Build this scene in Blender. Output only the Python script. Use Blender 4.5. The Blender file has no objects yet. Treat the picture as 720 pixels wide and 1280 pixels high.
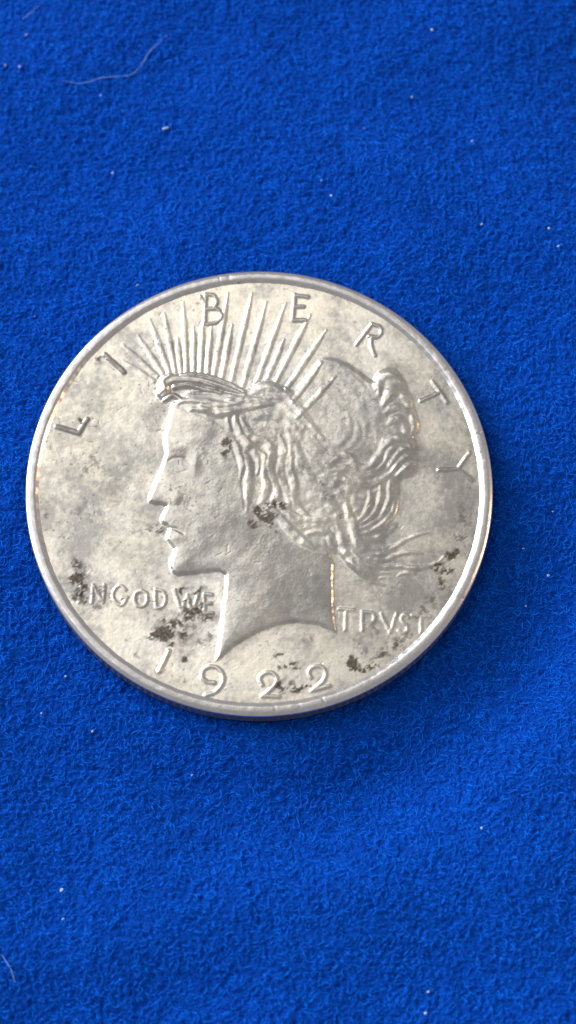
import bpy, math
import numpy as np
from mathutils import Matrix, Vector

# ------------------------------------------------------------------ units: everything is laid out in millimetres, written in metres
MM = 0.001
T = 2.4            # coin thickness
R = 19.05          # coin radius
scene = bpy.context.scene
col = scene.collection

# ------------------------------------------------------------------ camera (pose recovered from the ellipse of the coin's rim)
F_PX, D_MM, CX, CY = 2566.9, 167.01, 324.09, 607.07
n_c = Vector((0.005183, 0.308667, 1.0)).normalized()       # coin normal in camera axes (x right, y up, z back)
y_c = (Vector((0, 1, 0)) - n_c * n_c.dot(Vector((0, 1, 0)))).normalized()
x_c = y_c.cross(n_c)
R_wc = Matrix((x_c, y_c, n_c)).transposed()                  # world -> camera
c_c = Vector(((CX - 360) / F_PX, -(CY - 640) / F_PX, -1.0)) * D_MM
CAM_ROT = R_wc.transposed()
CAM_POS = Vector((0, 0, T)) - CAM_ROT @ c_c                  # millimetres
cam_data = bpy.data.cameras.new('camera')
cam = bpy.data.objects.new('camera', cam_data)
col.objects.link(cam)
cam_data.sensor_fit = 'VERTICAL'
cam_data.angle = 2 * math.atan(640 / F_PX)
cam_data.clip_start = 0.005
cam_data.clip_end = 50
M4 = CAM_ROT.to_4x4()
M4.translation = CAM_POS * MM
cam.matrix_world = M4
scene.camera = cam
cam_data.dof.use_dof = True
cam_data.dof.focus_distance = D_MM * MM
cam_data.dof.aperture_fstop = 16.0

# ------------------------------------------------------------------ light: indoor, a large window on the left, soft room light
world = bpy.data.worlds.new('World')
scene.world = world
world.use_nodes = True
bg = world.node_tree.nodes['Background']
bg.inputs[0].default_value = (1.0, 0.97, 0.93, 1)
bg.inputs[1].default_value = 0.38


def area(name, az, el, dist, sx, sy, power, color, aim=(0, 0, 0)):
    ld = bpy.data.lights.new(name, 'AREA')
    ld.shape = 'RECTANGLE'
    ld.size, ld.size_y = sx, sy
    ld.energy = power
    ld.color = color
    o = bpy.data.objects.new(name, ld)
    col.objects.link(o)
    a, e = math.radians(az), math.radians(el)
    p = Vector((math.cos(e) * math.cos(a), math.cos(e) * math.sin(a), math.sin(e))) * dist
    o.location = p + Vector(aim)
    o.rotation_euler = (-p).to_track_quat('-Z', 'Y').to_euler()
    return o


area('window_light', 150, 30, 1.0, 0.9, 0.55, 16.5, (0.94, 0.97, 1.0))
area('overhead_fill', 142, 58, 1.3, 1.2, 0.9, 4.3, (1.0, 0.96, 0.89))  # added overhead panel, placed to be reflected in the coin's flat field
area('warm_room_lamp', 5, 24, 1.2, 0.24, 0.22, 3.2, (1.0, 0.62, 0.33))

vs = scene.view_settings
vs.view_transform = 'Standard'
vs.look = 'None'
vs.exposure = 0.0
vs.gamma = 1.0
vs.use_curve_mapping = False

# ------------------------------------------------------------------ numeric helpers
rng = np.random.default_rng(7)


def plane(px, py, z):
    """Photograph measurement -> millimetres on the horizontal plane z (the coin face or the cloth)."""
    px, py = np.asarray(px, float), np.asarray(py, float)
    rt = np.array(CAM_ROT)
    d = np.stack([(px - 360) / F_PX, -(py - 640) / F_PX, -np.ones_like(px)], -1) @ rt.T
    o = np.array(CAM_POS)
    t = (z - o[2]) / d[..., 2]
    return o[:2] + d[..., :2] * t[..., None]


FACE_Z = T - 0.18
PX = 1 / 15.37                                               # one photograph pixel on the coin, in mm


def pts(*p):
    a = np.array(p, float)
    return plane(a[:, 0], a[:, 1], FACE_Z)


def sstep(x):
    x = np.clip(x, 0, 1)
    return x * x * (3 - 2 * x)


def noise(x, y, scale, seed):
    """gradient noise, wavelength `scale`"""
    r = np.random.default_rng(seed)
    ang = r.random((256, 256)) * 2 * np.pi
    gx, gy = np.cos(ang), np.sin(ang)
    u, v = x / scale + 91.3, y / scale + 57.7
    i, j = np.floor(u).astype(int), np.floor(v).astype(int)
    fu, fv = u - i, v - j
    su, sv = fu ** 3 * (fu * (6 * fu - 15) + 10), fv ** 3 * (fv * (6 * fv - 15) + 10)

    def g(a, b):
        ii, jj = (i + a) & 255, (j + b) & 255
        return gx[ii, jj] * (fu - a) + gy[ii, jj] * (fv - b)
    return ((g(0, 0) * (1 - su) + g(1, 0) * su) * (1 - sv) + (g(0, 1) * (1 - su) + g(1, 1) * su) * sv) * 1.5


def fbm(x, y, scale, octv, seed):
    s, a = 0, 1.0
    for k in range(octv):
        s = s + a * noise(x, y, scale / 2 ** k, seed + k)
        a *= 0.5
    return s


def spline(p, step=0.12):
    p = np.asarray(p, float)
    if len(p) < 3:
        return p
    q = np.vstack([2 * p[0] - p[1], p, 2 * p[-1] - p[-2]])
    out = []
    for k in range(1, len(q) - 2):
        n = max(2, int(np.linalg.norm(q[k + 1] - q[k]) / step))
        t = np.linspace(0, 1, n, endpoint=False)[:, None]
        a, b, c, d = q[k - 1], q[k], q[k + 1], q[k + 2]
        out.append(0.5 * (2 * b + (c - a) * t + (2 * a - 5 * b + 4 * c - d) * t ** 2 + (3 * b - a - 3 * c + d) * t ** 3))
    out.append(p[-1:])
    return np.vstack(out)


# ------------------------------------------------------------------ the struck face of the coin as one height field
STEP = 0.05
N = int(36.0 / STEP) + 1
ax = np.linspace(-18.0, 18.0, N)
GX, GY = np.meshgrid(ax, ax, indexing='xy')
RR = np.hypot(GX, GY)
# slight irregularity so that no traced edge is mechanically clean
WX = GX + 0.035 * noise(GX, GY, 0.7, 301) + 0.02 * noise(GX, GY, 0.28, 302)
WY = GY + 0.035 * noise(GX, GY, 0.7, 303) + 0.02 * noise(GX, GY, 0.28, 304)


def window(p, pad):
    lo, hi = p.min(0) - pad, p.max(0) + pad
    i0, i1 = np.clip(((lo[0] + 18) / STEP, (hi[0] + 18) / STEP), 0, N).astype(int)
    j0, j1 = np.clip(((lo[1] + 18) / STEP, (hi[1] + 18) / STEP), 0, N).astype(int)
    return slice(j0, j1 + 1), slice(i0, i1 + 1)


def stroke(p, w):
    """distance, signed side and run along a polyline; returns window and arrays"""
    sl = window(p, w + 0.4)
    x, y = WX[sl], WY[sl]
    best = np.full(x.shape, 1e9)
    side, run = np.zeros_like(best), np.zeros_like(best)
    seg = np.linalg.norm(np.diff(p, axis=0), axis=1)
    L, acc = seg.sum(), 0
    for k in range(len(p) - 1):
        d = p[k + 1] - p[k]
        l2 = (d * d).sum() + 1e-12
        t = np.clip(((x - p[k][0]) * d[0] + (y - p[k][1]) * d[1]) / l2, 0, 1)
        ex, ey = x - p[k][0] - t * d[0], y - p[k][1] - t * d[1]
        dist = np.hypot(ex, ey)
        m = dist < best
        best[m] = dist[m]
        side[m] = np.where(d[0] * ey - d[1] * ex > 0, 1, -1)[m]
        run[m] = ((acc + t * seg[k]) / L)[m]
        acc += seg[k]
    return sl, best, side, run


def inside(p):
    """signed distance to a closed outline (positive inside), on a window"""
    sl = window(p, 0.6)
    x, y = WX[sl], WY[sl]
    best = np.full(x.shape, 1e9)
    c = np.zeros(x.shape, bool)
    for k in range(len(p)):
        a, b = p[k], p[(k + 1) % len(p)]
        d = b - a
        t = np.clip(((x - a[0]) * d[0] + (y - a[1]) * d[1]) / ((d * d).sum() + 1e-12), 0, 1)
        best = np.minimum(best, np.hypot(x - a[0] - t * d[0], y - a[1] - t * d[1]))
        if a[1] != b[1]:
            c ^= ((a[1] > y) != (b[1] > y)) & (x < (b[0] - a[0]) * (y - a[1]) / (b[1] - a[1]) + a[0])
    return sl, np.where(c, best, -best)


def blur(a, sig):
    r = int(sig / STEP * 3) + 1
    k = np.exp(-0.5 * (np.arange(-r, r + 1) * STEP / sig) ** 2)
    k /= k.sum()
    for axn in (0, 1):
        pad = [(0, 0), (0, 0)]
        pad[axn] = (r, r)
        p_ = np.pad(a, pad)
        out = np.zeros_like(a)
        for i_, w_ in enumerate(k):
            out += w_ * (p_[i_:i_ + N] if axn == 0 else p_[:, i_:i_ + N])
        a = out
    return a


H = np.zeros((N, N))                    # relief above the field, mm
PART = np.zeros((N, N), np.int32)       # which part a sample belongs to (0 = field)
NAMES = {0: ('field', None)}
WEAR = np.zeros((N, N))


def new_part(name, label=None):
    k = len(NAMES)
    NAMES[k] = (name, label)
    return k


def lay(sl, h, pid, thresh=0.012, wear=None):
    """raise the relief to h where it stands above what is already there"""
    m = h > np.maximum(H[sl], thresh)
    H[sl] = np.where(m, h, H[sl])
    PART[sl] = np.where(m, pid, PART[sl])
    if wear is not None:
        WEAR[sl] = np.where(m, wear, WEAR[sl])


def blob(px, py, rx, ry, ang=0):
    c = pts((px, py))[0]
    a = math.radians(ang)
    u = (gx - c[0]) * math.cos(a) + (gy - c[1]) * math.sin(a)
    v = -(gx - c[0]) * math.sin(a) + (gy - c[1]) * math.cos(a)
    return np.exp(-((u / (rx * PX)) ** 2 + (v / (ry * PX)) ** 2))


# --- sun rays behind the head
RAYS = [((153, 430), (196, 470)), ((154, 451), (192, 476)), ((172, 419), (203, 466)), ((187, 398), (211, 464)),
        ((205, 390), (219, 464)), ((222, 422), (226, 464)), ((229, 377), (233, 466)), ((242, 407), (242, 465)),
        ((254, 402), (250, 467)), ((264, 408), (259, 468)), ((285, 366), (267, 471)), ((290, 405), (277, 474)),
        ((315, 367), (290, 474)), ((333, 377), (303, 484)), ((357, 379), (320, 480)), ((355, 424), (334, 474)),
        ((388, 393), (345, 477)), ((408, 412), (358, 486)), ((403, 452), (366, 503)), ((420, 470), (372, 522))]
for a, b in RAYS:
    p = pts(a, b)
    sl, d, s, t = stroke(p, 0.25)
    w = (3.5 + 0.6 * np.sin(np.pi * np.clip(t * 1.1, 0, 1))) * PX * (0.45 + 0.55 * sstep(t / 0.35))
    q = np.clip(1 - (d / w) ** 2, 0, 1)
    ln = np.linalg.norm(p[1] - p[0])
    h = (0.07 if a[0] < 250 else 0.09) * q ** 0.8 * (0.55 + 0.45 * sstep(t / 0.25))
    k = new_part('ray')
    base = 0.0
    lay(sl, h, k, 0.004)
RAY_H, RAY_P = H.copy(), PART.copy()

# --- head and neck: one mass, steep towards the field, nearly level on top
pid_head = new_part('portrait', 'profile head and neck facing left, in raised relief')
head = pts((214, 503), (210, 520), (207, 533), (203, 547), (204, 558), (205.5, 567), (202, 578), (199, 586), (194, 598), (189, 610),
           (183.5, 624), (185, 628.5), (192, 631), (201, 632), (206, 634), (204, 638), (201, 643), (198, 650), (201, 655), (207, 658),
           (209, 662), (207, 668), (207, 675), (211, 680), (216, 686), (215, 692), (211, 699), (211, 708), (214, 716), (222, 721),
           (240, 719), (258, 717), (272, 715), (280, 719), (280, 730), (278, 745), (276, 760), (274, 780), (272, 798), (270, 815), (267, 830),
           (276, 824), (288, 813), (304, 802), (322, 792), (345, 783), (370, 779), (396, 782), (412, 788), (423, 794), (420, 775), (418, 752),
           (418, 730), (418, 705), (414, 690), (405, 640), (390, 580), (370, 520), (330, 494), (280, 488), (235, 490))
sl, d = inside(head)
gx, gy = GX[sl], GY[sl]
h = 0.23 * sstep(d / 0.36) + 0.10 * (1 - np.exp(-np.clip(d, 0, 9) / 2.2))
h += -0.05 * blob(350, 745, 70, 48) - 0.035 * blob(290, 735, 22, 22)                                    # the neck lies a little lower than the jaw
h += -0.06 * blob(223, 582, 13, 11) + 0.045 * blob(228, 583, 6.5, 4.5, -15) + 0.025 * blob(222, 560, 15, 4.5, 8)
h += 0.075 * blob(244, 577, 5.5, 13) - 0.03 * blob(232, 577, 4.5, 12) + 0.015 * blob(241, 560, 9, 5, -25)  # eye corner, lid
h += 0.035 * blob(218, 622, 8, 7) + 0.035 * blob(221, 624, 7, 8) - 0.025 * blob(238, 632, 7, 12, -15) - 0.012 * blob(214, 633, 8, 2.6)
h += 0.02 * blob(214, 651, 9, 5) - 0.04 * blob(219, 662, 13, 2.6, -22) + 0.03 * blob(219, 672, 9, 5, -10) - 0.012 * blob(221, 685, 9, 4.5)
h += -0.02 * blob(238, 668, 6, 8) + 0.035 * blob(226, 704, 13, 10) + 0.05 * blob(268, 636, 30, 36) - 0.03 * blob(262, 690, 24, 10, 20)
h += 0.03 * blob(240, 528, 26, 22) - 0.03 * blob(272, 556, 12, 24) + 0.012 * noise(gx, gy, 1.1, 61)
# eyelid and brow creases
for cr, w, dep in (([(210, 577), (218, 573), (228, 573), (238, 580)], 1.6, -0.03), ([(212, 590), (222, 592), (234, 588)], 1.6, -0.022),
                   ([(222, 612), (228, 616), (229, 624), (225, 631)], 2.2, -0.012), ([(208, 660), (218, 661), (229, 667)], 1.5, -0.05),
                   ([(212, 556), (226, 551), (244, 556), (254, 566)], 3.5, 0.02), ([(262, 717), (276, 713), (292, 703), (308, 690), (320, 674)], 5.0, -0.010)):
    s2, d2, _, _ = stroke(spline(pts(*cr)), w * PX * 2)
    tmp = np.zeros((N, N))
    tmp[s2] = dep * np.exp(-(d2 / (w * PX)) ** 2)
    h += tmp[sl]
h = np.where(d > 0, h, 0) * sstep(d / 0.06 + 0.0)
lay(sl, h, pid_head, wear=1.0)

# --- hair: a low mass carrying many modelled locks
pid_hair = new_part('hair', 'wavy swept back hair gathered in a knot')
hair = pts((222, 497), (250, 496), (275, 500), (297, 492), (312, 483), (322, 477), (334, 474), (346, 478), (356, 486), (368, 483),
           (384, 466), (398, 448), (412, 445), (430, 450), (447, 460), (466, 474), (474, 466), (488, 462), (504, 472), (513, 490),
           (520, 510), (525, 532), (519, 546), (521, 562), (523, 584), (517, 596), (503, 600), (496, 612), (494, 630), (490, 645),
           (488, 655), (482, 672), (486, 690), (478, 706), (474, 718), (468, 728), (448, 718), (432, 706), (420, 693), (404, 693), (388, 690),
           (366, 680), (348, 664), (330, 655), (306, 642), (300, 610), (296, 590), (288, 560), (281, 542), (266, 530), (245, 521), (222, 512))
sl, d = inside(spline(np.vstack([hair, hair[:1]]))[:-1])
hair_sl, hair_d = sl, d
base = np.zeros((N, N))
crownfade = np.zeros((N, N))
base[sl] = 0.13 * sstep(d / 0.5) + 0.19 * (1 - np.exp(-np.clip(d, 0, 9) / 2.2))
# the mass thins out towards the loose ends at the lower right and at the crown
gx, gy = GX, GY
base *= 1 - 0.75 * np.exp(-(((GX - pts((500, 690))[0][0]) / 3.2) ** 2 + ((GY - pts((500, 690))[0][1]) / 2.2) ** 2))
base *= 1 - 0.45 * blob(415, 470, 40, 30)
base += 0.02 * noise(GX, GY, 1.3, 62) * (base > 0.02)
hm = base.copy()

LOCKS = [  # points, half width px, height mm, strands
    ([(216, 506), (232, 499), (250, 500), (268, 506), (290, 507), (310, 502), (330, 496)], 6, .15, 2),
    ([(222, 500), (244, 492), (268, 494), (292, 499), (312, 495)], 5, .15, 2),
    ([(238, 513), (256, 512), (275, 517), (294, 514), (316, 508), (340, 505)], 6, .14, 3),
    ([(308, 500), (322, 488), (338, 484), (352, 488), (364, 500), (374, 515), (388, 532), (404, 550)], 7, .075, 3),
    ([(312, 508), (330, 499), (346, 498), (358, 508), (370, 524), (386, 542), (402, 560)], 6, .055, 3),
    ([(300, 516), (318, 520), (338, 519), (356, 526), (374, 542), (396, 562), (418, 574), (436, 578)], 7, .06, 3),
    ([(294, 520), (298, 538), (308, 552), (318, 562), (324, 576), (322, 592)], 5.5, .11, 2),
    ([(302, 524), (308, 538), (318, 548), (330, 552), (338, 562), (340, 580), (338, 596)], 5, .09, 2),
    ([(284, 524), (288, 545), (298, 566), (303, 584), (298, 603)], 4.5, .10, 2),
    ([(306, 566), (312, 584), (311, 602), (310, 622), (308, 640)], 5, .10, 2),
    ([(322, 562), (331, 574), (331, 592), (334, 606), (330, 622), (320, 636)], 5, .11, 2),
    ([(338, 566), (337, 584), (342, 600), (347, 612), (343, 626), (334, 640)], 5, .10, 2),
    ([(350, 545), (355, 568), (350, 590), (356, 610), (362, 626), (356, 644)], 5, .08, 2),
    ([(358, 535), (366, 558), (361, 582), (367, 604), (368, 624), (378, 640), (392, 650)], 5, .09, 2),
    ([(366, 545), (374, 572), (384, 594), (392, 610), (408, 624), (420, 644), (424, 664), (430, 684)], 7, .06, 3),
    ([(384, 565), (398, 584), (414, 602), (428, 620), (438, 640)], 7, .045, 3),
    ([(432, 632), (440, 652), (446, 674), (458, 688), (476, 688), (496, 678)], 6, .10, 2),
    ([(392, 568), (412, 584), (430, 602), (442, 622), (448, 644), (452, 662)], 6, .045, 3),
    ([(338, 634), (350, 648), (364, 664), (380, 678), (396, 690)], 6, .11, 2),
    ([(346, 628), (362, 644), (380, 656), (398, 660), (412, 668), (420, 682)], 5.5, .10, 2),
    ([(362, 640), (382, 650), (402, 650), (416, 656), (426, 672), (432, 690), (446, 706), (464, 716), (488, 716)], 5, .10, 2),
    ([(384, 668), (396, 664), (408, 668), (414, 680), (418, 692)], 4.5, .09, 1),
    ([(420, 655), (425, 670), (429, 688), (438, 702), (452, 716), (468, 727), (480, 731)], 5, .13, 2),
        ([(404, 556), (420, 558), (432, 548), (437, 534), (434, 516)], 4, 0.022, 1),
    ([(406, 566), (424, 566), (440, 556), (447, 540), (445, 522)], 4, 0.02, 1),
        ([(414, 578), (432, 570), (446, 584), (462, 584), (474, 570), (480, 550)], 5, .09, 2),
    ([(412, 590), (434, 586), (452, 594), (470, 590), (482, 576)], 5, .07, 2),
    ([(420, 600), (444, 604), (462, 606), (478, 600), (490, 590)], 5, .07, 2),
    ([(424, 606), (442, 618), (458, 622), (472, 612)], 4, .05, 2),
    ([(498, 602), (495, 620), (491, 640), (480, 654), (462, 665), (450, 668)], 4, .13, 1),
    ([(488, 602), (486, 624), (478, 644), (464, 656), (449, 662)], 4, .11, 1),
    ([(476, 608), (475, 628), (466, 644), (452, 655)], 4, .10, 1),
    ([(462, 615), (462, 632), (454, 646), (446, 652)], 4, .08, 1),
    ([(452, 672), (468, 674), (484, 666), (500, 652)], 4, .07, 2),
    ([(448, 680), (460, 692), (478, 692), (496, 682), (512, 672), (536, 665)], 3.6, .09, 1),
    ([(462, 698), (480, 700), (500, 692), (516, 690), (532, 693)], 3.6, .07, 1),
    ([(440, 690), (456, 704), (476, 709), (500, 708), (524, 710), (545, 704), (556, 694)], 3.8, .09, 1),
    ([(470, 722), (490, 722), (506, 716), (524, 718)], 3.2, .05, 1),
    ([(452, 660), (470, 664), (490, 655), (508, 654)], 3.5, .05, 1),
    # the rolled knot
    ([(474, 492), (473, 476), (482, 467), (494, 468), (503, 478)], 6.5, .14, 1),
    ([(480, 505), (488, 492), (500, 488), (508, 498), (512, 512)], 7, .12, 2),
    ([(482, 516), (494, 510), (506, 514), (512, 524)], 5, .08, 2),
    ([(486, 530), (498, 524), (508, 532), (506, 546)], 6, .09, 2),
    ([(515, 520), (519, 534), (515, 546)], 5, .13, 1),
    ([(480, 560), (490, 550), (504, 548), (516, 556), (521, 572)], 5.5, .13, 2),
    ([(486, 584), (494, 572), (504, 562), (514, 562)], 3.2, .11, 1),
    ([(490, 590), (500, 578), (510, 570), (519, 572)], 3.2, .11, 1),
    ([(496, 596), (506, 586), (515, 580), (521, 582)], 3.2, .11, 1),
    ([(482, 576), (488, 564), (496, 558)], 4, .12, 1),
    # faint combed lines over the crown
    ([(412, 470), (430, 482), (446, 500), (456, 524), (456, 548)], 5, .014, 1),
    ([(424, 458), (446, 474), (462, 496), (470, 522), (470, 548)], 6, .016, 1),
    ([(400, 490), (416, 500), (426, 514)], 4, .015, 1),
    ([(440, 462), (458, 478), (470, 498)], 4, .015, 1),
]
locks = np.zeros((N, N))
lockm = np.zeros((N, N), bool)
for k, (lp, w, hh, ns) in enumerate(LOCKS):
    p = spline(pts(*lp))
    wmm = w * PX * 1.2
    sl2, d2, s2, t2 = stroke(p, wmm)
    taper = (0.5 + 0.5 * sstep(t2 / 0.2)) * (0.35 + 0.65 * sstep((1 - t2) / 0.3))
    q = d2 / (wmm * taper)
    prof = np.clip(1 - q * q, 0, 1) ** 1.1
    if ns > 1:
        prof = prof * (1 - 0.24 * (0.5 - 0.5 * np.cos(q * s2 * np.pi * ns + (0 if ns % 2 else np.pi))))
    else:
        prof = prof * (1 - 0.12 * (0.5 - 0.5 * np.cos(q * s2 * np.pi * 3)))
    hl = hh * prof * (0.6 + 0.4 * taper)
    locks[sl2] = np.maximum(locks[sl2] * 0.72, hl) * (hl > 0) + locks[sl2] * (hl <= 0)
    lockm[sl2] |= hl > 0.004
grow = np.where(lockm, np.maximum(hm, 0.02), hm)
wornn = np.clip(0.72 + 0.5 * noise(GX, GY, 1.5, 63) + 0.35 * noise(GX, GY, 0.6, 64), 0.2, 1.1)
locks = blur(locks * wornn, 0.075)
under_h = np.where(PART == pid_head, H, 0)
mass = np.maximum(base * 0.9, under_h - 0.03)
dh = np.full((N, N), -9.0)
dh[hair_sl] = hair_d
wgt = sstep((dh + 0.02) / 0.30)
hair_h = mass + locks * 1.5 + 0.014 * noise(GX, GY, 0.75, 67) + 0.010 * noise(GX, GY, 0.4, 68)
newH = np.where(under_h > 0, H * (1 - wgt) + hair_h * wgt, np.maximum(np.where(PART > 0, H, 0) * (dh < 0), np.maximum(base * 0.9 * (dh > 0), 0) + locks * 1.5 + 0.012 * noise(GX, GY, 0.5, 68) * wgt))
hm_ = (dh > 0.02) | (locks > 0.02)
H = np.where(hm_, newH, H)
PART = np.where(hm_, pid_hair, PART)
WEAR = np.where(hm_, 0.75, WEAR)
# the right-hand rays are struck across the crown
for (a, b), k in zip(RAYS[17:], range(18, 21)):
    m = (RAY_P == k) & (PART == pid_hair)
    H[m] += RAY_H[m] * 0.8
    PART[m] = k

# --- tiara
pid_band = new_part('tiara', 'band of the radiate tiara above the brow')
sl, d, s, t = stroke(spline(pts((204, 492), (206, 480), (218, 475), (238, 474), (262, 478), (284, 485), (306, 494))), 0.8)
wm = (9.5 - 3 * t) * PX
h = (0.25 + 0.03 * np.exp(-((d / wm)) ** 2)) * sstep((wm - d) / 0.40)
lay(sl, h, pid_band, wear=0.8)
for lp, w, hh in (([(200, 492), (206, 486), (204, 476), (212, 470)], 5, .34), ([(206, 500), (216, 494), (226, 500)], 3.8, .31),
                  ([(218, 484), (236, 482), (256, 487), (276, 492)], 4.2, .31), ([(214, 476), (232, 476), (252, 478), (270, 484)], 4, .32),
                  ([(226, 469), (246, 468), (268, 473), (290, 481), (305, 490)], 3, .27)):
    sl, d, s, t = stroke(spline(pts(*lp)), w * PX)
    lay(sl, hh * np.clip(1 - (d / (w * PX)) ** 2, 0, 1) ** 0.8, pid_band, 0.1, wear=0.7)

HP = H.copy()
H = 0.72 * blur(HP, 0.045) + 0.28 * blur(HP, 0.45)

# --- lettering
GLY = [  # (name, label, [strokes], half width px)
    ('letter', 'raised letter L of LIBERTY', [[(71, 533), (98, 541)], [(98, 541), (109, 524)]], 3.3),
    ('letter', 'raised letter I of LIBERTY', [[(131, 443), (155, 465)]], 3.2),
    ('letter', 'raised letter B of LIBERTY', [[(257, 368), (256, 404)], [(251, 371), (257, 380)], [(258, 368), (267, 369), (271, 377), (267, 384), (259, 386)],
                       [(259, 386), (271, 386), (276.5, 394), (271, 402), (259, 405)]], 2.4),
    ('letter', 'raised letter E of LIBERTY', [[(369, 368), (366, 400)], [(369, 369), (385, 371)], [(367, 383), (379, 383)], [(366, 400), (381, 400)]], 2.7),
    ('letter', 'raised letter R of LIBERTY', [[(465, 405), (446, 430)], [(465, 405), (474, 408), (477, 415), (471, 421), (461, 420)], [(464, 421), (464, 432), (469, 444)]], 2.3),
    ('letter', 'raised letter T of LIBERTY', [[(526, 501), (550, 490)], [(541, 477), (550, 489), (559, 503)]], 2.5),
    ('letter', 'raised letter Y of LIBERTY', [[(549, 587), (572, 586)], [(572, 586), (587, 566)], [(572, 586), (590, 600)]], 2.5),
    ('letter', 'raised letter I of IN', [[(101, 731), (99, 752)]], 2.1),
    ('letter', 'raised letter N of IN', [[(115, 753), (116, 731)], [(116, 731), (129, 753)], [(129, 753), (131, 731)]], 1.8),
    ('letter', 'raised letter G of GOD', [[(157, 737), (150, 732), (143, 737), (141, 745), (145, 753), (152, 756), (157, 750)], [(152, 747), (159, 747)]], 1.8),
    ('letter', 'raised letter O of GOD', [[(177, 738), (170, 741), (168, 749), (172, 757), (179, 757), (184, 751), (183, 742), (177, 738)]], 1.8),
    ('letter', 'raised letter D of GOD', [[(194, 736), (195, 760)], [(194, 736), (204, 739), (207, 748), (204, 757), (195, 760)]], 1.9),
    ('letter', 'raised letter W of WE', [[(218, 737), (227, 764)], [(227, 764), (234, 744)], [(234, 744), (241, 766)], [(241, 766), (248, 741)]], 1.9),
    ('letter', 'raised letter E of WE', [[(255, 742), (256, 766)], [(255, 742), (265, 743)], [(256, 754), (264, 754)], [(256, 766), (266, 766)]], 1.9),
    ('letter', 'raised letter T of TRVST, next to the neck', [[(433, 762), (432, 787)], [(424, 761), (442, 762)]], 2.3),
    ('letter', 'raised letter R of TRVST', [[(453, 764), (453, 788)], [(454, 764), (466, 766), (468, 772), (465, 778), (455, 779)], [(459, 779), (471, 790)]], 2.2),
    ('letter', 'raised letter V of TRVST', [[(477, 767), (488, 790)], [(488, 790), (496, 767)]], 2.2),
    ('letter', 'raised letter S of TRVST', [[(511, 771), (506, 768), (502, 772), (504, 778), (509, 782), (509, 788), (503, 791), (499, 788)]], 2.0),
    ('letter', 'raised last letter T of TRVST', [[(527, 770), (526, 790)], [(516, 769), (538, 770)]], 2.2),
    ('digit', 'raised digit 1 of the date', [[(211, 814), (199, 839)]], 2.8),
    ('digit', 'raised digit 9 of the date', [[(268, 853), (259, 852), (253, 847), (254, 838), (262, 833), (272, 835), (279, 844), (277, 856), (269, 865), (257, 869)]], 2.5),
    ('digit', 'first raised digit 2 of the date', [[(328, 856), (325, 848), (331, 841), (340, 841), (346, 848), (344, 857), (336, 864), (328, 870)], [(328, 870), (349, 871)]], 2.4),
    ('digit', 'last raised digit 2 of the date', [[(389, 847), (386, 839), (393, 833), (401, 833), (407, 840), (405, 850), (398, 857), (390, 863)], [(390, 863), (412, 857)]], 2.4),
]
LT = np.zeros((N, N))
for gi, (nm, lab, strokes, w) in enumerate(GLY):
    k = new_part(nm, lab)
    hgt = 0.072 if gi < 7 else (0.045 if nm == 'letter' else 0.07)
    if gi in (7, 8):
        hgt = 0.045
    if lab.startswith('raised digit 1'):
        hgt = 0.10
    wr = 2.2 if gi < 2 else (1.5 if gi < 7 else 0.8)
    for st in strokes:
        p = pts(*st)
        p = spline(p) if len(p) > 2 else p
        sl, d, s, t = stroke(p, w * PX)
        ww = w * PX
        e = min(0.22, ww * 1.1)
        h = hgt * sstep((ww + 0.07 - d) / e)
        m = h > np.maximum(LT[sl], 0.006)
        LT[sl] = np.maximum(LT[sl], h)
        PART[sl] = np.where(m & (PART[sl] != pid_head) & (PART[sl] != pid_hair), k, PART[sl])
        WEAR[sl] = np.where(m, wr, WEAR[sl])

H = H + blur(LT, 0.04)

# --- field and surface grain
FIELD = -0.30 + 0.06 * (RR / 17.7) ** 2
grain = 0.0035 * fbm(GX, GY, 0.60, 3, 11) + 0.002 * fbm(GX + 0.5 * GY, GY - 0.3 * GX, 0.22, 2, 19)
grain += 0.014 * noise(GX, GY, 2.6, 25)
# dings and bag marks
rng = np.random.default_rng(23)
for _ in range(110):
    a, rr = rng.random() * 6.283, 17.2 * math.sqrt(rng.random())
    c = np.array([rr * math.cos(a), rr * math.sin(a)])
    ln, th = rng.uniform(0.08, 0.5), rng.random() * 3.14159
    p = np.array([c, c + ln * np.array([math.cos(th), math.sin(th)])])
    sl, d, s, t = stroke(p, 0.08)
    grain[sl] -= rng.uniform(0.004, 0.014) * np.exp(-(d / 0.055) ** 2)
Z = T + FIELD + H + grain
# --- rim shoulder joins the field: the field tips up close to the rim
dzx = np.gradient(Z, STEP, axis=1)
dzy = np.gradient(Z, STEP, axis=0)
NRM = np.stack([-dzx, -dzy, np.ones_like(Z)], -1)
NRM /= np.linalg.norm(NRM, axis=-1, keepdims=True)

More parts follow.
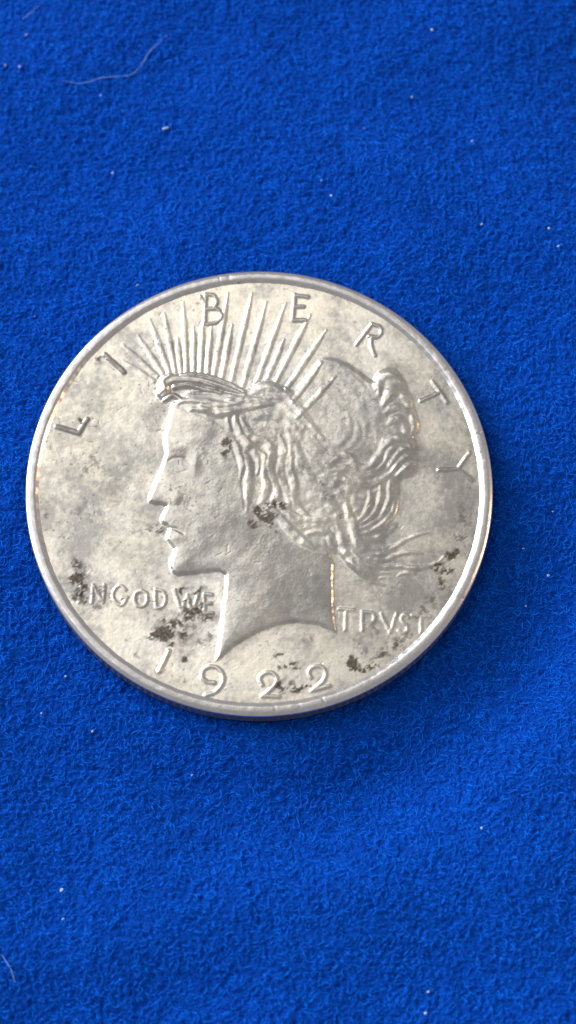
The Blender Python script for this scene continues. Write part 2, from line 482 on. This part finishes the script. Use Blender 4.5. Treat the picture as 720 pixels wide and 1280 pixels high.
# --- tarnish: dark deposits with shapes of their own, broad grey toning, and painted-in brighter reflection
STAIN = np.zeros((N, N))
n1 = fbm(GX, GY, 0.9, 3, 41)
n2 = fbm(GX, GY, 0.42, 2, 47)
n3 = fbm(GX * 0.8 + GY * 0.6, (GY * 0.8 - GX * 0.6) * 2.0, 0.34, 2, 53)      # fine streaks running up to the right
SPOTS = [(95, 723, 7, 6, 0, 1.3), (101, 737, 6, 9, 30, .95), (95, 706, 5, 9, 0, .75), (105, 716, 6, 6, 0, .6), (94, 746, 5, 6, 0, .7), (107, 750, 9, 6, 0, .75),
         (128, 738, 5, 6, 0, .62), (140, 742, 3, 2, 0, .6), (120, 757, 6, 4, 0, .5), (200, 661, 7, 4, 10, .85), (186, 664, 10, 3, 5, .6),
         (199, 792, 8, 6, 10, 1.3), (213, 791, 6, 5, 0, 1.15), (222, 780, 13, 9, 20, .8), (233, 768, 10, 8, 30, .85), (248, 762, 6, 6, 0, 1.0),
         (229, 739, 4, 5, 0, .9), (246, 737, 6, 3, 10, .95), (232, 751, 4, 3, 0, .9), (230, 793, 6, 8, 0, .8), (213, 806, 2.5, 6, 0, .85), (206, 774, 6, 3.5, 20, .8),
         (240, 780, 14, 8, 20, .55), (258, 771, 8, 4, 15, .8), (231, 824, 5, 3, 15, .9), (262, 794, 5, 5, 0, .6), (250, 801, 6, 3, 10, .55), (172, 817, 4, 4, 0, .55), (157, 800, 5, 4, 0, .5),
         (284, 553, 6, 5, 20, 1.15), (282, 568, 4, 6, -30, 1.0), (287, 562, 2, 7, 0, .8),
         (325, 640, 8, 7, 30, 1.0), (334, 647, 10, 6, -30, .95), (316, 656, 8, 6, 0, .75), (340, 632, 9, 7, 30, .8), (353, 632, 6, 5, 30, .95), (345, 645, 8, 5, 0, .7), (338, 660, 9, 4, -30, .6),
         (385, 590, 10, 9, -40, .5), (402, 606, 8, 6, -40, .55), (410, 620, 8, 8, -40, .55), (428, 648, 6, 5, 0, .55),
         (548, 708, 8, 3, 30, 1.0), (566, 692, 9, 4.5, 35, .95), (557, 714, 10, 5, 40, .8), (554, 732, 5, 9, 0, .75), (575, 672, 8, 12, 40, .65), (580, 645, 12, 22, 20, .55),
         (540, 748, 9, 8, 30, .6), (528, 765, 10, 8, 30, .65), (586, 615, 8, 16, 0, .5), (565, 735, 10, 10, 40, .5),
         (441, 831, 5, 8, 0, 1.1), (450, 837, 7, 5, 0, 1.0), (465, 832, 8, 5, 25, .95), (478, 818, 14, 6, 25, .7), (495, 806, 12, 6, 25, .7), (511, 796, 10, 6, 30, .65), (446, 804, 6, 5, 0, .55), (460, 815, 12, 6, 10, .5),
         (350, 859, 4, 6, 0, .95), (360, 856, 9, 8, 0, .68), (372, 861, 8, 4, 10, .9), (383, 856, 5, 4, 30, .85), (349, 818, 8, 3, 25, .7), (362, 831, 10, 3, 5, .8), (371, 835, 4, 2.5, 0, .85), (352, 833, 5, 3, 0, .7),
         (112, 583, 7, 7, 0, .5), (100, 640, 8, 8, 0, .42), (57, 643, 3, 4, 0, .7), (100, 527, 3, 3, 0, 1.0), (122, 447, 6, 2.5, 20, .75), (383, 797, 8, 4, 30, .5),
         (500, 735, 16, 14, 0, .42), (470, 745, 12, 10, 0, .38), (200, 720, 5, 3, 0, .4), (512, 510, 6, 9, -20, .5)]
gx, gy = GX, GY
for (x, y, rx, ry, an, s) in SPOTS:
    c = pts((x, y))[0]
    lo = np.array([c - max(rx, ry) * PX * 2.6, c + max(rx, ry) * PX * 2.6])
    sl = window(lo, 0.1)
    gx, gy = GX[sl], GY[sl]
    gx, gy = gx + 0.30 * noise(gx, gy, 0.9, 171) + 0.14 * noise(gx, gy, 0.35, 172), gy + 0.30 * noise(gx, gy, 0.9, 173) + 0.14 * noise(gx, gy, 0.35, 174)
    b = blob(x, y, rx * 1.4, ry * 1.4, an)
    STAIN[sl] = np.maximum(STAIN[sl], s * b ** 0.8)
mk = STAIN > 0.02
st_cov = sstep((STAIN + 0.42 * n1 * mk + 0.35 * n2 * mk + 0.50 * n3 * mk - 0.35) / 0.34) * np.clip(STAIN * 1.35, 0, 1)
st_cov = np.maximum(st_cov, 0.34 * sstep((blur(STAIN, 0.12) + 0.45 * n1 * mk + 0.3 * n2 * mk - 0.16) / 0.5))
# scattered pin-prick specks all over
sp = noise(GX, GY, 0.33, 77) + 0.35 * noise(GX, GY, 3.0, 78)
st_cov = np.maximum(st_cov, 0.55 * sstep((sp - 0.66) / 0.12))
for k_, v_ in NAMES.items():
    if v_[1] in ('raised letter L of LIBERTY', 'raised letter I of LIBERTY'):
        st_cov = np.maximum(st_cov, 0.62 * blur((PART == k_) * 1.0, 0.05) * np.clip(0.8 + 0.6 * n1, 0.2, 1))
    if v_[1] in ('raised letter B of LIBERTY', 'raised letter E of LIBERTY', 'raised digit 1 of the date'):
        st_cov = np.maximum(st_cov, 0.30 * blur((PART == k_) * 1.0, 0.05) * np.clip(0.8 + 0.6 * n1, 0.2, 1))
gx, gy = GX, GY
TONE = 0.34 + 0.66 * fbm(GX, GY, 3.0, 5, 83) + 0.32 * n2 + 0.30 * n1 + 0.12 * n3
for (x, y, rx, ry, a) in ((105, 645, 60, 80, .42), (578, 640, 34, 80, .45), (250, 620, 50, 75, .36), (350, 735, 60, 45, .55), (440, 530, 65, 70, .42),
                          (485, 500, 35, 40, .2), (300, 540, 60, 40, .2), (500, 745, 55, 40, .3), (300, 385, 130, 30, -.45), (330, 835, 120, 28, -.45),
                          (160, 560, 35, 60, -.15), (150, 780, 60, 40, -.1), (460, 420, 60, 30, -.15), (110, 735, 30, 25, .3), (235, 770, 40, 35, .25)):
    TONE = TONE + a * blob(x, y, rx, ry)  # negative entries paint the field's brighter reflections into the colour
TONE = TONE + 0.45 * blur(STAIN, 0.35)
TONE = np.clip(TONE, 0, 1)
WARM = np.clip(0.45 + 0.5 * fbm(GX, GY, 5.0, 3, 91) + 0.55 * blob(330, 375, 130, 40) + 0.25 * blob(330, 820, 120, 40) + 0.3 * np.exp(-((RR - 17.55) / 0.35) ** 2), 0, 1)


# ------------------------------------------------------------------ material helpers
def mat(name):
    m = bpy.data.materials.new(name)
    m.use_nodes = True
    nt = m.node_tree
    b = nt.nodes['Principled BSDF']
    return m, nt, b


def attr(nt, name):
    n = nt.nodes.new('ShaderNodeAttribute')
    n.attribute_name = name
    return n.outputs['Fac']


def mixc(nt, f, a, b):
    n = nt.nodes.new('ShaderNodeMix')
    n.data_type = 'RGBA'
    for key, v in ((0, f), (6, a), (7, b)):
        if isinstance(v, (tuple, float, int)):
            n.inputs[key].default_value = v
        else:
            nt.links.new(v, n.inputs[key])
    return n.outputs[2]


def maprange(nt, v, a, b, c, d):
    n = nt.nodes.new('ShaderNodeMapRange')
    nt.links.new(v, n.inputs[0])
    for k, x in enumerate((a, b, c, d)):
        n.inputs[k + 1].default_value = x
    return n.outputs[0]


def math_(nt, op, a, b):
    n = nt.nodes.new('ShaderNodeMath')
    n.operation = op
    for k, v in enumerate((a, b)):
        if isinstance(v, (float, int)):
            n.inputs[k].default_value = v
        else:
            nt.links.new(v, n.inputs[k])
    return n.outputs[0]


def tex_noise(nt, scale, detail=4, rough=0.6):
    tc = nt.nodes.new('ShaderNodeTexCoord')
    n = nt.nodes.new('ShaderNodeTexNoise')
    n.inputs['Scale'].default_value = scale
    n.inputs['Detail'].default_value = detail
    n.inputs['Roughness'].default_value = rough
    nt.links.new(tc.outputs['Object'], n.inputs['Vector'])
    return n.outputs[0]


def bump(nt, bsdf, h, strength, dist):
    n = nt.nodes.new('ShaderNodeBump')
    n.inputs['Strength'].default_value = strength
    n.inputs['Distance'].default_value = dist
    nt.links.new(h, n.inputs['Height'])
    nt.links.new(n.outputs[0], bsdf.inputs['Normal'])


def silver(name, with_attr):
    m, nt, b = mat(name)
    b.inputs['Metallic'].default_value = 0.92
    fine = tex_noise(nt, 4200, 3, 0.65)
    mott = tex_noise(nt, 1500, 4, 0.6)
    if with_attr:
        tone, warm, wear, stain = attr(nt, 'tone'), attr(nt, 'warm'), attr(nt, 'wear'), attr(nt, 'stain')
        c0 = mixc(nt, warm, (0.87, 0.85, 0.80, 1), (0.91, 0.85, 0.73, 1))
        c1 = mixc(nt, math_(nt, 'MULTIPLY', tone, 0.85), c0, (0.40, 0.395, 0.39, 1))
        c2 = mixc(nt, math_(nt, 'MULTIPLY', wear, 0.46), c1, (0.47, 0.465, 0.465, 1))
        c3 = mixc(nt, maprange(nt, mott, 0.42, 0.72, 0.0, 0.42), c2, (0.42, 0.39, 0.35, 1))
        brn = mixc(nt, maprange(nt, fine, 0.4, 0.6, 0, 1), (0.030, 0.026, 0.022, 1), (0.11, 0.085, 0.06, 1))
        c3 = mixc(nt, maprange(nt, fine, 0.48, 0.68, 0.0, 0.20), c3, (0.34, 0.32, 0.29, 1))
        c4 = mixc(nt, stain, c3, brn)
        nt.links.new(c4, b.inputs['Base Color'])
        r0 = math_(nt, 'SUBTRACT', maprange(nt, mott, 0.3, 0.7, 0.29, 0.39), math_(nt, 'MULTIPLY', wear, 0.09))
        nt.links.new(math_(nt, 'ADD', r0, math_(nt, 'MULTIPLY', stain, 0.25)), b.inputs['Roughness'])
        nt.links.new(math_(nt, 'SUBTRACT', 0.92, math_(nt, 'MULTIPLY', stain, 0.8)), b.inputs['Metallic'])
    else:
        c0 = mixc(nt, maprange(nt, mott, 0.35, 0.75, 0, 1), (0.68, 0.67, 0.69, 1), (0.50, 0.49, 0.495, 1))
        spk = tex_noise(nt, 900, 2, 0.5)
        c1 = mixc(nt, maprange(nt, spk, 0.70, 0.76, 0, 0.8), c0, (0.06, 0.05, 0.04, 1))
        nt.links.new(c1, b.inputs['Base Color'])
        nt.links.new(maprange(nt, mott, 0.3, 0.7, 0.22, 0.32), b.inputs['Roughness'])
    tg = nt.nodes.new('ShaderNodeTangent')
    tg.direction_type = 'RADIAL'
    tg.axis = 'Z'
    nt.links.new(tg.outputs[0], b.inputs['Tangent'])
    b.inputs['Anisotropic'].default_value = 0.45 if with_attr else 0.0
    bump(nt, b, fine, 0.16, 0.00003)
    return m


M_FACE = silver('silver_struck', True)
M_RIM = silver('silver_rim', False)
m, nt, b = mat('silver_edge')
b.inputs['Metallic'].default_value = 0.9
b.inputs['Roughness'].default_value = 0.45
mo = tex_noise(nt, 700, 3, 0.6)
nt.links.new(mixc(nt, mo, (0.52, 0.48, 0.42, 1), (0.22, 0.19, 0.16, 1)), b.inputs['Base Color'])
M_EDGE = m


def mesh_obj(name, v, faces_flat, nper, material, parent=None, normals=None, attrs=None, smooth=True):
    me = bpy.data.meshes.new(name)
    nf = len(faces_flat) // nper
    me.vertices.add(len(v))
    me.vertices.foreach_set('co', (np.asarray(v, np.float32) * MM).ravel())
    me.loops.add(len(faces_flat))
    me.loops.foreach_set('vertex_index', np.asarray(faces_flat, np.int32))
    me.polygons.add(nf)
    me.polygons.foreach_set('loop_start', np.arange(nf, dtype=np.int32) * nper)
    me.polygons.foreach_set('use_smooth', np.full(nf, smooth))
    me.update(calc_edges=True)
    me.validate()
    if normals is not None:
        me.normals_split_custom_set_from_vertices(np.asarray(normals, np.float32).tolist())
    for an, av in (attrs or {}).items():
        at = me.attributes.new(an, 'FLOAT', 'POINT')
        at.data.foreach_set('value', np.asarray(av, np.float32))
    me.materials.append(material)
    o = bpy.data.objects.new(name, me)
    col.objects.link(o)
    if parent is not None:
        o.parent = parent
    return o


# ------------------------------------------------------------------ the cloth
def cloth_z(x, y):
    big = 0.55 * noise(x * 0.55 + 0.25 * y, y - 0.15 * x, 17.0, 121) + 0.30 * noise(x, y, 9.0, 122) + 0.9 * noise(x * 0.6, y, 36.0, 125)
    r = np.hypot(x, y)
    big *= sstep((r - 17.0) / 9.0)
    dent = -0.20 * (1 - sstep((r - 18.6) / 1.6))
    az = np.degrees(np.arctan2(y, x))
    wgt = np.exp(-((az + 65) / 60) ** 2)
    hollow = wgt * (2.3 * sstep((r - 25.0) / 8.5) - 1.5 * sstep((r - 19.3) / 6.0))               # the coin lies in a shallow hollow, its lower right side rises again
    v = y * 0.95 + x * 0.30
    big = big * 1.5 + 1.1 * np.exp(-((v - 31) / 4.5) ** 2) * (0.6 + 0.4 * np.sin(x * 0.11 + 1)) + 0.7 * np.exp(-((y * 0.97 - x * 0.2 + 33) / 4.0) ** 2)
    return big + dent + hollow * np.exp(-np.clip(r - 28, 0, 99) / 14)


def cloth_fine(x, y):
    wx, wy = x + 0.18 * noise(x, y, 0.9, 133), y + 0.18 * noise(x, y, 0.9, 134)
    a = 1 - np.abs(noise(wx, wy, 0.55, 131)) * 1.9
    return 0.12 * a + 0.075 * noise(wx * 0.8, wy, 0.32, 135) + 0.10 * noise(x, y, 1.2, 136)


def axis(fine, step, far):
    c = np.arange(-fine, fine + 1e-6, step)
    g = [fine]
    s = step
    while g[-1] < far:
        s *= 1.035 if g[-1] < fine + 32 else 1.2
        s = min(s, 0.42) if g[-1] < fine + 32 else s
        g.append(g[-1] + s)
    g = np.array(g[1:])
    return np.concatenate([-g[::-1], c, g])


xs, ys = axis(28, 0.125, 150), axis(47, 0.125, 180)
CXg, CYg = np.meshgrid(xs, ys, indexing='xy')
fade = (1 - sstep((np.abs(CXg) - 48) / 12)) * (1 - sstep((np.abs(CYg) - 67) / 12))
broad = (1 - sstep((np.abs(CXg) - 70) / 60)) * (1 - sstep((np.abs(CYg) - 90) / 60))
CZ = cloth_z(CXg, CYg) * broad + cloth_fine(CXg, CYg) * fade - 0.06
under = np.hypot(CXg, CYg) < 18.9
CZ = np.where(under, np.minimum(CZ, -0.02), CZ)
ny, nx = CXg.shape
idx = np.arange(ny * nx).reshape(ny, nx)
q = np.stack([idx[:-1, :-1], idx[:-1, 1:], idx[1:, 1:], idx[1:, :-1]], -1).reshape(-1)
m, nt, b = mat('blue_felt')
n_a = tex_noise(nt, 2600, 4, 0.6)
n_b = tex_noise(nt, 160, 3, 0.5)
cl = mixc(nt, n_a, (0.0, 0.030, 0.25, 1), (0.0, 0.058, 0.42, 1))
nt.links.new(mixc(nt, maprange(nt, n_b, 0.3, 0.7, 0, 0.35), cl, (0.0, 0.045, 0.36, 1)), b.inputs['Base Color'])
b.inputs['Roughness'].default_value = 0.9
b.inputs['Specular IOR Level'].default_value = 0.06
b.inputs['Sheen Weight'].default_value = 0.10
b.inputs['Sheen Tint'].default_value = (0.2, 0.5, 1.0, 1)
bump(nt, b, n_a, 0.6, 0.0002)
M_FELT = m
cloth = mesh_obj('cloth', np.stack([CXg, CYg, CZ], -1).reshape(-1, 3), q, 4, M_FELT)
cloth['kind'] = 'structure'
cloth['label'] = 'bright blue fuzzy felt cloth under the coin'

# nap: short curled fibres over the felt
NF, NP = 120000, 6
NO = 150000                                                      # and, thinning out, beyond the frame
fx, fy = rng.uniform(-30, 30, NF), rng.uniform(-49, 49, NF)
ox, oy = rng.uniform(-58, 58, NO), rng.uniform(-78, 78, NO)
far_ = np.maximum((np.abs(ox) - 30) / 28, (np.abs(oy) - 49) / 29)
ko = (far_ > 0) & (rng.random(NO) > far_ ** 2)
fx, fy = np.concatenate([fx, ox[ko]]), np.concatenate([fy, oy[ko]])
keep = np.hypot(fx, fy) > 19.12
fx, fy = fx[keep], fy[keep]
NF = len(fx)
th = rng.random(NF) * 6.283 + 0.0
flow = 0.5 + 1.6 * noise(fx, fy, 3.0, 141)
th = np.where(rng.random(NF) < 0.6, flow + rng.normal(0, 0.6, NF), th)
ln = rng.uniform(0.3, 0.85, NF)
curv = rng.normal(0, 1.7, NF)
P = np.zeros((NF, NP, 3))
x, y = fx.copy(), fy.copy()
lift = rng.uniform(0.02, 0.22, NF)
for k in range(NP):
    u = k / (NP - 1)
    P[:, k, 0], P[:, k, 1] = x, y
    P[:, k, 2] = cloth_z(x, y) + cloth_fine(x, y) - 0.06 - 0.01 + lift * math.sin(math.pi * min(1, 0.15 + 0.8 * u))
    x = x + np.cos(th) * ln / (NP - 1)
    y = y + np.sin(th) * ln / (NP - 1)
    rr = np.hypot(x, y)
    push = np.where(rr < 19.12, 19.12 / np.maximum(rr, 1e-6), 1)
    x, y = x * push, y * push
    th = th + curv / (NP - 1)
m, nt, b = mat('blue_fibre')
hi = nt.nodes.new('ShaderNodeHairInfo')
nt.links.new(mixc(nt, hi.outputs['Random'], (0.0, 0.046, 0.38, 1), (0.0, 0.18, 0.92, 1)), b.inputs['Base Color'])
b.inputs['Roughness'].default_value = 0.65
b.inputs['Specular IOR Level'].default_value = 0.10
M_FIB = m
hc = bpy.data.hair_curves.new('felt_nap')
hc.add_curves([NP] * NF)
hc.attributes['position'].data.foreach_set('vector', (P * MM).astype(np.float32).ravel())
rad = np.tile(np.array([0.8, 1, 1, 0.9, 0.75, 0.35]), (NF, 1)) * rng.uniform(0.013, 0.029, NF)[:, None] * MM
ra = hc.attributes.get('radius') or hc.attributes.new('radius', 'FLOAT', 'POINT')
ra.data.foreach_set('value', rad.astype(np.float32).ravel())
hc.materials.append(M_FIB)
nap = bpy.data.objects.new('felt_nap', hc)
col.objects.link(nap)
nap.parent = cloth
nap['kind'] = 'stuff'

# ------------------------------------------------------------------ the coin
coin = bpy.data.objects.new('silver_coin', None)
col.objects.link(coin)
coin.empty_display_size = 0.02
coin['label'] = 'tarnished silver dollar coin dated 1922 lying face up on blue cloth'
coin['category'] = 'coin'

cellR = np.hypot(GX[:-1, :-1] + STEP / 2, GY[:-1, :-1] + STEP / 2)
use = cellR < 17.975
gid = np.arange(N * N).reshape(N, N)
quads = np.stack([gid[:-1, :-1], gid[:-1, 1:], gid[1:, 1:], gid[1:, :-1]], -1)
# a cell belongs to the highest-numbered part among its corners
cp = np.maximum(np.maximum(PART[:-1, :-1], PART[1:, :-1]), np.maximum(PART[:-1, 1:], PART[1:, 1:]))
V = np.stack([GX, GY, Z], -1).reshape(-1, 3)
NV = NRM.reshape(-1, 3)
AT = {'stain': st_cov.ravel(), 'tone': TONE.ravel(), 'warm': WARM.ravel(), 'wear': WEAR.ravel()}
portrait = None
order = [0, pid_head] + [k for k in NAMES if k not in (0, pid_head)]
for k in order:
    nm, lab = NAMES[k]
    sel = quads[use & (cp == k)].reshape(-1)
    if len(sel) == 0:
        continue
    uq, inv = np.unique(sel, return_inverse=True)
    par = portrait if k in (pid_hair, pid_band) else coin
    o = mesh_obj(nm, V[uq], inv, 4, M_FACE, par, NV[uq], {a: v[uq] for a, v in AT.items()})
    if lab:
        o['label'] = lab
    if k == pid_head:
        portrait = o


def lathe(name, prof, nseg, material, parent, rfun=None, zfun=None, close=False):
    th = np.arange(nseg) / nseg * 2 * np.pi
    prof = np.array(prof, float)
    n = len(prof)
    TH, I = np.meshgrid(th, np.arange(n), indexing='ij')
    r, z = prof[I, 0].copy(), prof[I, 1].copy()
    if rfun is not None:
        r, z = rfun(TH, I, r, z)
    v = np.stack([r * np.cos(TH), r * np.sin(TH), z], -1).reshape(-1, 3)
    ids = np.arange(nseg * n).reshape(nseg, n)
    nx_ = np.roll(ids, -1, axis=0)
    f = np.stack([ids[:, :-1], ids[:, 1:], nx_[:, 1:], nx_[:, :-1]], -1).reshape(-1)
    f = f.reshape(-1, 4)[:, ::-1].reshape(-1)
    return mesh_obj(name, v, f, 4, material, parent)


def rim_shape(TH, I, r, z):
    cx_, cy_ = 18.3 * np.cos(TH), 18.3 * np.sin(TH)
    inner = (I >= 1) & (I <= 5)
    r = r + inner * (0.025 * noise(cx_, cy_, 0.6, 201) + 0.03 * noise(cx_, cy_, 1.6, 202))
    top = (I >= 4) & (I <= 9)
    z = z + top * (0.008 * noise(cx_ + r, cy_ - r, 0.5, 203) + 0.012 * noise(cx_, cy_, 2.5, 204))
    for ang, wid, dep in ((-86, .35, .04), (-80, .5, .03), (-74, .3, .05), (98, .5, .035), (100.5, .25, .03), (14, .3, .05), (33, .5, .03), (-30, .4, .04), (170, .4, .03), (-55, .6, .03), (140, .3, .03)):
        dd = (TH - math.radians(ang) + np.pi) % (2 * np.pi) - np.pi
        z = z - (I >= 5) * (I <= 10) * dep * np.exp(-(dd / math.radians(wid)) ** 2) * np.where(I > 7, 1, .5)
    return r, z


RIM = [(17.80, T - 0.42), (17.93, T - 0.243), (18.02, T - 0.195), (18.12, T - 0.11), (18.21, T - 0.04), (18.29, T - 0.01), (18.38, T), (18.58, T),
       (18.68, T - 0.004), (18.73, T - 0.018), (18.81, T - 0.058), (18.90, T - 0.107), (18.99, T - 0.158), (19.035, T - 0.25), (19.04, T - 0.42)]
lathe('rim', RIM, 1600, M_RIM, coin, rim_shape)
NREED = 189


def reeds(TH, I, r, z):
    ph = np.cos(TH * NREED)
    g = sstep(ph * 1.4 + 0.5)
    r = r - 0.13 * (1 - g) * ((I >= 1) & (I <= 4))
    return r, z


lathe('reeded_edge', [(19.035, T - 0.40), (19.05, T - 0.46), (19.05, 1.6), (19.05, 0.8), (19.05, 0.46), (19.03, 0.36), (18.9, 0.15), (18.6, 0.0)],
      NREED * 8, M_EDGE, coin, reeds)
lathe('reverse_face', [(18.62, 0.0), (18.0, 0.02), (10.0, 0.02), (0.001, 0.02)], 360, M_EDGE, coin)

# ------------------------------------------------------------------ lint on the cloth
m, nt, b = mat('lint')
b.inputs['Base Color'].default_value = (0.56, 0.70, 0.88, 1)
b.inputs['Roughness'].default_value = 0.7
M_LINT = m
m, nt, b = mat('pale_hair')
b.inputs['Base Color'].default_value = (0.16, 0.32, 0.66, 1)
b.inputs['Roughness'].default_value = 0.6
M_STRAND = m


def ground(px, py):
    x = plane(px, py, 0.1)
    z = cloth_z(x[..., 0], x[..., 1]) + cloth_fine(x[..., 0], x[..., 1]) - 0.06
    x = plane(px, py, z)
    return np.stack([x[..., 0], x[..., 1], z], -1)


def tube(name, p, rad, material, sides=6):
    p = np.asarray(p, float)
    n = len(p)
    tan = np.gradient(p, axis=0)
    tan /= np.linalg.norm(tan, axis=1, keepdims=True)
    up = np.array([0, 0, 1.0])
    s = np.cross(tan, up)
    s /= np.linalg.norm(s, axis=1, keepdims=True) + 1e-9
    u = np.cross(s, tan)
    a = np.arange(sides) / sides * 2 * np.pi
    rr = rad * np.minimum(1, 0.35 + 3 * np.minimum(np.linspace(0, 1, n), np.linspace(1, 0, n)))
    org = p[0].copy()
    v = (p[:, None] + rr[:, None, None] * (np.cos(a)[None, :, None] * s[:, None] + np.sin(a)[None, :, None] * u[:, None])).reshape(-1, 3) - org
    ids = np.arange(n * sides).reshape(n, sides)
    f = np.stack([ids[:-1], np.roll(ids, -1, 1)[:-1], np.roll(ids, -1, 1)[1:], ids[1:]], -1).reshape(-1)
    o = mesh_obj(name, v, f, 4, material)
    o.location = Vector(org) * MM
    return o


def strand(pp, rad, label):
    a = np.array(pp, float)
    g = ground(a[:, 0], a[:, 1])
    s2 = spline(g[:, :2], 0.3)
    zz = cloth_z(s2[:, 0], s2[:, 1]) + 0.13
    p = np.column_stack([s2, zz])
    o = tube('hair_strand', p, rad, M_STRAND)
    o['label'] = label
    o['category'] = 'hair'
    o['group'] = 'loose hairs on the cloth'


strand([(209, 43), (200, 53), (190, 62), (182, 74), (176, 83), (163, 95), (140, 97), (125, 98), (103, 105), (78, 102)], 0.034,
       'long pale curved hair lying on the blue cloth above and left of the coin')
strand([(2, 1193), (8, 1202), (14, 1212), (19, 1229)], 0.036, 'short pale hair on the blue cloth at the lower left edge')
strand([(28, 26), (38, 17), (50, 8)], 0.03, 'short faint hair on the blue cloth in the top left corner')

SPECK = [  # x, y, long, wide (px), turn deg, label
    (25, 84, 3.2, 2.8, 0, 'round white lint speck left of the long curved hair'),
    (7, 82, 3.0, 1.6, 60, 'white lint speck at the left edge beside a rounder speck'),
    (33, 44, 2.6, 1.8, 20, 'pale lint speck below the short hair in the top left corner'),
    (141, 217, 3.0, 2.4, 40, 'bright white lint speck on bare cloth midway between long hair and coin'),
    (126, 120, 2.4, 1.6, 30, 'small pale lint speck just under the long curved hair'),
    (207, 161, 8, 2.0, 20, 'pale streak of lint right of and below the long curved hair'),
    (540, 38, 2.8, 2.6, 0, 'white lint speck near the top edge, right of centre'),
    (515, 122, 2.4, 1.6, 30, 'pale lint speck on the cloth well above the letter E of the coin'),
    (590, 177, 3.2, 1.8, 40, 'white lint speck on the cloth above the right side of the coin'),
    (455, 161, 2.8, 1.5, 30, 'pale lint speck below and left of the speck above the coin'),
    (402, 226, 2.4, 1.4, 45, 'upper of two close lint specks above the coin'),
    (414, 245, 2.6, 2.2, 0, 'lower of two close lint specks above the coin'),
    (686, 286, 2.8, 2.6, 0, 'upper of two white lint specks near the right edge above the coin'),
    (698, 308, 3.4, 1.8, 20, 'lower of two white lint specks near the right edge above the coin'),
    (602, 281, 3.2, 1.5, 40, 'pale lint speck on the cloth to the upper right of the coin rim'),
    (43, 396, 3.6, 1.4, 10, 'thin white lint speck at the upper left, left of the coin rim'),
    (172, 357, 3.4, 1.5, 25, 'pale lint speck just outside the coin rim above the rays'),
    (654, 686, 2.8, 1.8, 10, 'white lint speck in the shadow right of the coin'),
    (685, 720, 3.2, 2.4, 10, 'brighter white lint speck right of the coin shadow'),
    (657, 758, 2.2, 1.4, 0, 'dim lint speck in the shadow at the lower right of the coin'),
    (691, 640, 2.4, 1.2, 0, 'dim lint speck near the right edge beside the coin'),
    (82, 846, 2.8, 2.0, 40, 'white lint speck below left of the coin rim'),
    (116, 914, 3.2, 2.0, 45, 'bright white lint speck below the coin at left'),
    (52, 892, 2.6, 1.8, 30, 'small lint speck at left below the coin, near a brighter one'),
    (77, 1113, 4.2, 3.2, 70, 'pale fluffy lint speck in the lower left of the cloth'),
    (79, 1149, 3.0, 1.6, 40, 'bright white lint speck under the pale fluffy one'),
    (240, 969, 2.4, 1.6, 30, 'small lint speck on the cloth under the digit 9'),
    (602, 1035, 2.8, 2.4, 60, 'pale lint speck on bright cloth at the lower right'),
    (532, 1267, 3.6, 2.8, 20, 'white lint speck close to the bottom edge'),
    (535, 1240, 3.0, 2.0, 30, 'dimmer lint speck just above the one at the bottom edge'),
]
for k, (x, y, a, w, tn, lab) in enumerate(SPECK):
    r2 = np.random.default_rng(500 + k)
    g = ground(np.array([float(x)]), np.array([float(y)]))[0]
    # an irregular tuft: a jittered little ellipsoid
    nu, nv = 8, 5
    vv = []
    for j in range(nv):
        ph = math.pi * (j + 0.5) / nv
        for i in range(nu):
            t_ = 2 * math.pi * i / nu
            s_ = r2.uniform(0.6, 1.25)
            vv.append((a * PX * 0.64 * s_ * math.sin(ph) * math.cos(t_), w * PX * 0.64 * s_ * math.sin(ph) * math.sin(t_), 0.09 * math.cos(ph)))
    vv = np.array(vv)
    c_, s_ = math.cos(math.radians(tn)), math.sin(math.radians(tn))
    vv[:, :2] = vv[:, :2] @ np.array([[c_, s_], [-s_, c_]])
    ids = np.arange(nu * nv).reshape(nv, nu)
    f = np.stack([ids[:-1], ids[1:], np.roll(ids, -1, 1)[1:], np.roll(ids, -1, 1)[:-1]], -1).reshape(-1)
    o = mesh_obj('lint_speck', vv, f, 4, M_LINT)
    o.location = Vector((g[0], g[1], g[2] + 0.10)) * MM
    o['label'] = lab
    o['category'] = 'lint'
    o['group'] = 'lint specks on the blue cloth'
